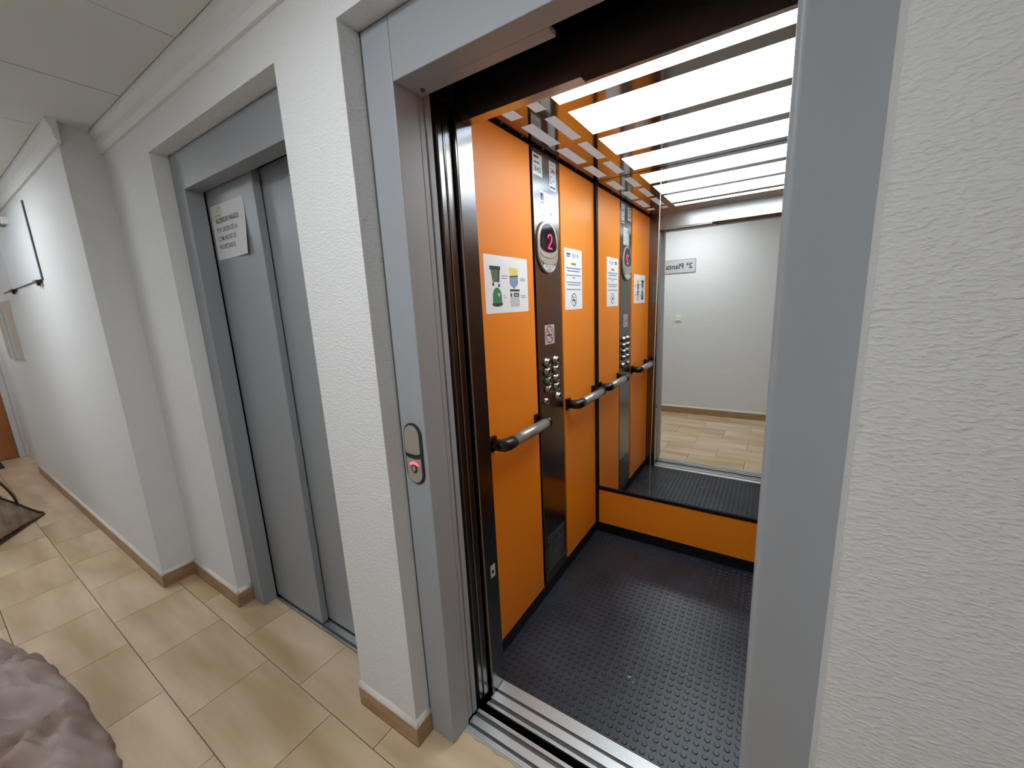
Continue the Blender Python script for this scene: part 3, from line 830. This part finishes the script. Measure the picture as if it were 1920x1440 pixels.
m = MB(); m.add(gv + back, gf + [tuple(n1 + k for k in reversed(f)) for f in gf], 0, True)
m.build('sheet', M['paper2'], ash, fix=False)
m = MB()
for (body, u0, v0, h, w, bold, mi) in (('ASCENSOR PARADO', 0.12, 0.665, 0.020, 0.215, 0.022, 0), ('POR ORDEN DE LA', 0.12, 0.500, 0.019, 0.195, 0.004, 1),
                                       ('COMUNIDAD DE', 0.12, 0.345, 0.019, 0.170, 0.004, 1), ('PROPIETARIOS', 0.12, 0.190, 0.019, 0.150, 0.004, 1)):
    t = MB(); add_text(t, body, (XA + u0 * (XB - XA), 0, ZA + v0 * (ZB - ZA)), (1, 0, 0), (0, 0, 1), h, w, 0, 'L', bold)
    t.v = [Vector((q.x, 0.8834 - curl((q.x - XA) / (XB - XA), (q.z - ZA) / (ZB - ZA)) , q.z)) for q in t.v]
    m.add(t.v, t.f, mi)
m.build('lettering', [M['ink'], M['ink']], ash, fix=False)
m = MB()
def onsheet(pts, mi, k=0):
    m.prism([(XA + a * (XB - XA), ZA + b * (ZB - ZA)) for a, b in pts], (0, 0.8824 - k * 0.0002, 0), (1, 0, 0), (0, 0, 1), (0, -0.0001, 0), mi)
onsheet([(0.02, 0.72), (0.36, 0.72), (0.36, 0.985), (0.02, 0.985)], 0)
n_ = 14
for i in range(n_):
    a0, a1 = math.pi * i / n_, math.pi * (i + 1) / n_
    onsheet([(0.26 + .05 * math.cos(a0), 0.90 + .06 * math.sin(a0)), (0.26 + .05 * math.cos(a1), 0.90 + .06 * math.sin(a1)), (0.26 + .035 * math.cos(a1), 0.90 + .045 * math.sin(a1)), (0.26 + .035 * math.cos(a0), 0.90 + .045 * math.sin(a0))], 1, 1)
onsheet([(0.295, .84), (0.31, .84), (0.31, .90), (0.295, .90)], 2, 1); onsheet([(0.21, .86), (0.225, .86), (0.225, .90), (0.21, .90)], 1, 1)
onsheet([(0.12, .80), (0.30, .80), (0.30, .815), (0.12, .815)], 1, 1)
m.build('letterhead', [M['cream'], M['inkgrey'], M['yellow']], ash)

# ------------------------------------------------------------------ opposite wall (seen in the car's mirror)
sg = thing('floor_sign', (-1.05, YB, 1.80))
tag(sg, 'grey sign reading 2ª Planta on the white wall, seen in the mirror', 'sign')
bx('sign_border', -1.292, -0.840, YB + 0.0005, YB + 0.006, 1.800, 1.966, M['signedge'], sg)
bx('sign_plate', -1.287, -0.845, YB + 0.0062, YB + 0.0085, 1.805, 1.961, M['sign'], sg)
m = MB(); add_text(m, '2ª', (-0.876, YB + 0.009, 1.855), (-1, 0, 0), (0, 0, 1), 0.062, 0.072, 0, 'L', 0.015)
m.build('floor_number', M['ink'], sg, fix=False)
m = MB(); add_text(m, 'Planta', (-0.980, YB + 0.009, 1.855), (-1, 0, 0), (0, 0, 1), 0.062, 0.210, 0, 'L', 0.015)
m.build('lettering', M['ink'], sg, fix=False)
sw = thing('light_switch', (-1.02, YB, 1.20))
tag(sw, 'white square light switch below the floor sign, seen in the mirror', 'light switch')
bx('switch_frame', -1.062, -0.978, YB + 0.0005, YB + 0.009, 1.202, 1.288, M['switch'], sw, bevel=0.003)
bx('rocker', -1.046, -0.994, YB + 0.0092, YB + 0.016, 1.216, 1.274, M['switch'], sw, bevel=0.003)
m = MB(); m.prism([(-1.024, 1.243), (-1.016, 1.243), (-1.020, 1.251)], (0, YB + 0.0162, 0), (1, 0, 0), (0, 0, 1), (0, 0.0004, 0)); m.build('symbol', M['inkgrey'], sw)

# ------------------------------------------------------------------ far left wall things
def cabinet(xa, xb, z0, z1, label):
    root = thing('wall_cabinet', ((xa + xb) / 2, FAR, z0))
    tag(root, label, 'cabinet')
    bx('body', xa, xb, FAR - 0.008, FAR - 0.0004, z0, z1, M['cabshade'], root)  # dark colour showing round the door stands in for shadow along its edges
    bx('door', xa + 0.004, xb - 0.003, FAR - 0.0105, FAR - 0.0082, z0 + 0.004, z1 - 0.001, M['cabinet'], root)
    return root
wc = cabinet(-5.065, -3.895, 1.803, 2.272, 'white cabinet door with thin painted-in shadow edges on the far corridor wall')
for xx in (-4.95, -3.99):
    m = MB(); m.box(xx - 0.055, xx + 0.055, FAR - 0.030, FAR - 0.002, 1.786, 1.8028); m.tube([(xx + 0.03, FAR - 0.018, 1.7858), (xx + 0.03, FAR - 0.018, 1.768)], 0.009, 10)
    m.build('bracket', M['blackp'], wc)
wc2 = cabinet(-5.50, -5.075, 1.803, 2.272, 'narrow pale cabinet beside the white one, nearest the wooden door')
br = thing('wall_bracket', (-4.55, FAR, 2.21))
tag(br, 'small black and white fitting high on the wall above the white cabinet', 'wall fitting')
bx('black_block', -4.66, -4.50, FAR - 0.045, FAR - 0.0005, 2.222, 2.262, M['blackp'], br)
bx('white_clip', -4.4995, -4.44, FAR - 0.040, FAR - 0.0005, 2.214, 2.258, M['switch'], br, bevel=0.004)
tr = thing('leaflet_holder', (-5.7, FAR, 1.23))
tag(tr, 'cloudy plastic leaflet holder on the wall below the pale cabinets', 'leaflet holder')
m = MB(); m.prism([(-6.10, 1.27), (-6.02, 1.232), (-5.36, 1.232), (-5.36, 1.745), (-6.10, 1.745)], (0, FAR - 0.0065, 0), (1, 0, 0), (0, 0, 1), (0, 0.006, 0)); m.build('back_plate', M['acrylic'], tr)
m = MB(); m.prism([(-6.10, 1.27), (-6.02, 1.232), (-5.86, 1.232), (-5.86, 1.70), (-6.10, 1.70)], (0, FAR - 0.022, 0), (1, 0, 0), (0, 0, 1), (0, 0.0153, 0)); m.build('tray', M['acrylic'], tr, bevel=0.003)
dmt = bx('doormat', -7.40, -7.04, -0.30, 0.405, 0.0004, 0.012, M['mat'])
tag(dmt, 'dark doormat in front of the wooden door', 'doormat')

# ------------------------------------------------------------------ handbag on the floor
bag = thing('handbag', (-4.75, 0.15, 0))
tag(bag, 'slouched taupe canvas handbag with dark leather handles on the floor', 'handbag')
A0 = Vector((-4.90, 0.385, 0)); E = Vector((0.836, -0.549, 0)); W_ = Vector((-0.549, -0.836, 0)); K = Vector((0, 0, 1))
secs = [(-0.03, 0.012, 0.012, 0.004), (0.0, 0.03, 0.035, 0.012), (0.05, 0.08, 0.09, 0.03), (0.13, 0.13, 0.19, 0.06), (0.24, 0.19, 0.30, 0.085), (0.36, 0.22, 0.39, 0.10), (0.48, 0.23, 0.42, 0.105), (0.60, 0.22, 0.40, 0.10), (0.70, 0.17, 0.27, 0.08), (0.78, 0.08, 0.14, 0.04)]
rings = []
for (t, w, h, c) in secs:
    sag = 0.012 * math.sin(t * 23)
    pr = [(0, 0.001), (-0.012, h * .18), (c * .25 + sag, h * .5), (c * .72, h * .82), (c * .95, h), (c * 1.1, h), (c * 1.35, h * .8), (w * .95, h * .42), (w, h * .12), (w * .96, 0.001)]
    rings.append([A0 + E * t + W_ * a + K * b for a, b in pr])
k = len(rings[0]); m = MB()
fs = []
for i in range(len(rings) - 1):
    for q in range(k):
        q2 = (q + 1) % k
        fs.append((i * k + q, i * k + q2, (i + 1) * k + q2, (i + 1) * k + q))
fs.append(tuple(range(k))); fs.append(tuple((len(rings) - 1) * k + q for q in range(k)))
m.add([p for r in rings for p in r], fs, 0, True)
b_ = m.build('bag_body', M['canvas'], bag)
sd = b_.modifiers.new('subdiv', 'SUBSURF'); sd.levels = 2; sd.render_levels = 2
ridge = [r[4].lerp(r[5], 0.5) + K * 0.004 for r in rings]
m = MB(); m.tube(ridge, 0.011, 8); m.build('top_trim', M['leather'], bag)
low_ = [r[0].lerp(r[1], 0.12) for r in rings]
m = MB(); m.tube([p + K * 0.004 - W_ * 0.004 for p in low_], 0.006, 8); m.build('bottom_piping', M['leather'], bag)
for (off, hh) in ((-0.02, 0.20), (0.04, 0.15)):
    pth = []
    for i in range(17):
        a = math.pi * i / 16
        t = 0.37 - 0.24 * math.cos(a)
        j = 0
        while j < len(secs) - 2 and secs[j + 1][0] < t: j += 1
        f_ = (t - secs[j][0]) / (secs[j + 1][0] - secs[j][0])
        base = rings[j][4].lerp(rings[j + 1][4], f_)
        pth.append(base * 1.0 + W_ * off + K * (hh * math.sin(a) - 0.02))
    m = MB(); m.tube(pth, 0.008, 8); m.build('handle', M['leather'], bag)

# ------------------------------------------------------------------ crumpled garment on the floor
cx0, cy0 = -2.34, -0.235
LX, LY, slope = 2.02, 0.80, 0.09
NR, NA = 46, 190
def garment_point(q, ang):
    edge = 0.93 + 0.07 * noise.noise(Vector((math.cos(ang) * 5.0, math.sin(ang) * 5.0, 3.3))) + 0.03 * noise.noise(Vector((math.cos(ang) * 14.0, math.sin(ang) * 14.0, 8.3)))
    c_, s_ = math.cos(ang), math.sin(ang)
    sup = (abs(c_) ** 2.6 + abs(s_) ** 2.6) ** (-1 / 2.6)
    x, y = q * edge * sup * c_ * LX / 2, q * edge * sup * s_ * LY / 2
    w1 = noise.noise(Vector((x * 2, y * 2, 1))); w2 = noise.noise(Vector((x * 3, y * 3, 7)))
    fold = abs(noise.noise(Vector((x * 5.0 + 2.0 * w1, y * 8 + 1.5 * w2, 0.4))))
    fold2 = abs(noise.noise(Vector((x * 11 + w2, y * 17, 5.0))))
    body = (1 - q ** 4) ** 0.55
    z = 0.004 + body * (0.060 + 0.095 * (1 - fold * 1.8) + 0.035 * (1 - fold2 * 1.6))
    return Vector((cx0 + x, cy0 + y + slope * x, max(0.003, z)))
m = MB()
m.v.append(garment_point(0.0, 0.0))
for r_ in range(1, NR + 1):
    for a_ in range(NA):
        m.v.append(garment_point(r_ / NR, 2 * math.pi * a_ / NA))
for a_ in range(NA):
    b_ = (a_ + 1) % NA
    m.f.append((0, 1 + a_, 1 + b_)); m.mi.append(0); m.sm.append(True)
    for r_ in range(1, NR):
        o_ = 1 + (r_ - 1) * NA
        m.f.append((o_ + a_, o_ + NA + a_, o_ + NA + b_, o_ + b_)); m.mi.append(0); m.sm.append(True)
base_ = len(m.v)
o_ = 1 + (NR - 1) * NA
for a_ in range(NA):
    p_ = m.v[o_ + a_]; m.v.append(Vector((p_.x, p_.y, 0.0006)))
for a_ in range(NA):
    b_ = (a_ + 1) % NA
    m.f.append((o_ + a_, base_ + a_, base_ + b_, o_ + b_)); m.mi.append(0); m.sm.append(True)
coat = m.build('garment', M['coat'], fix=True)
tag(coat, 'crumpled mauve grey garment lying on the tiled floor', 'garment')
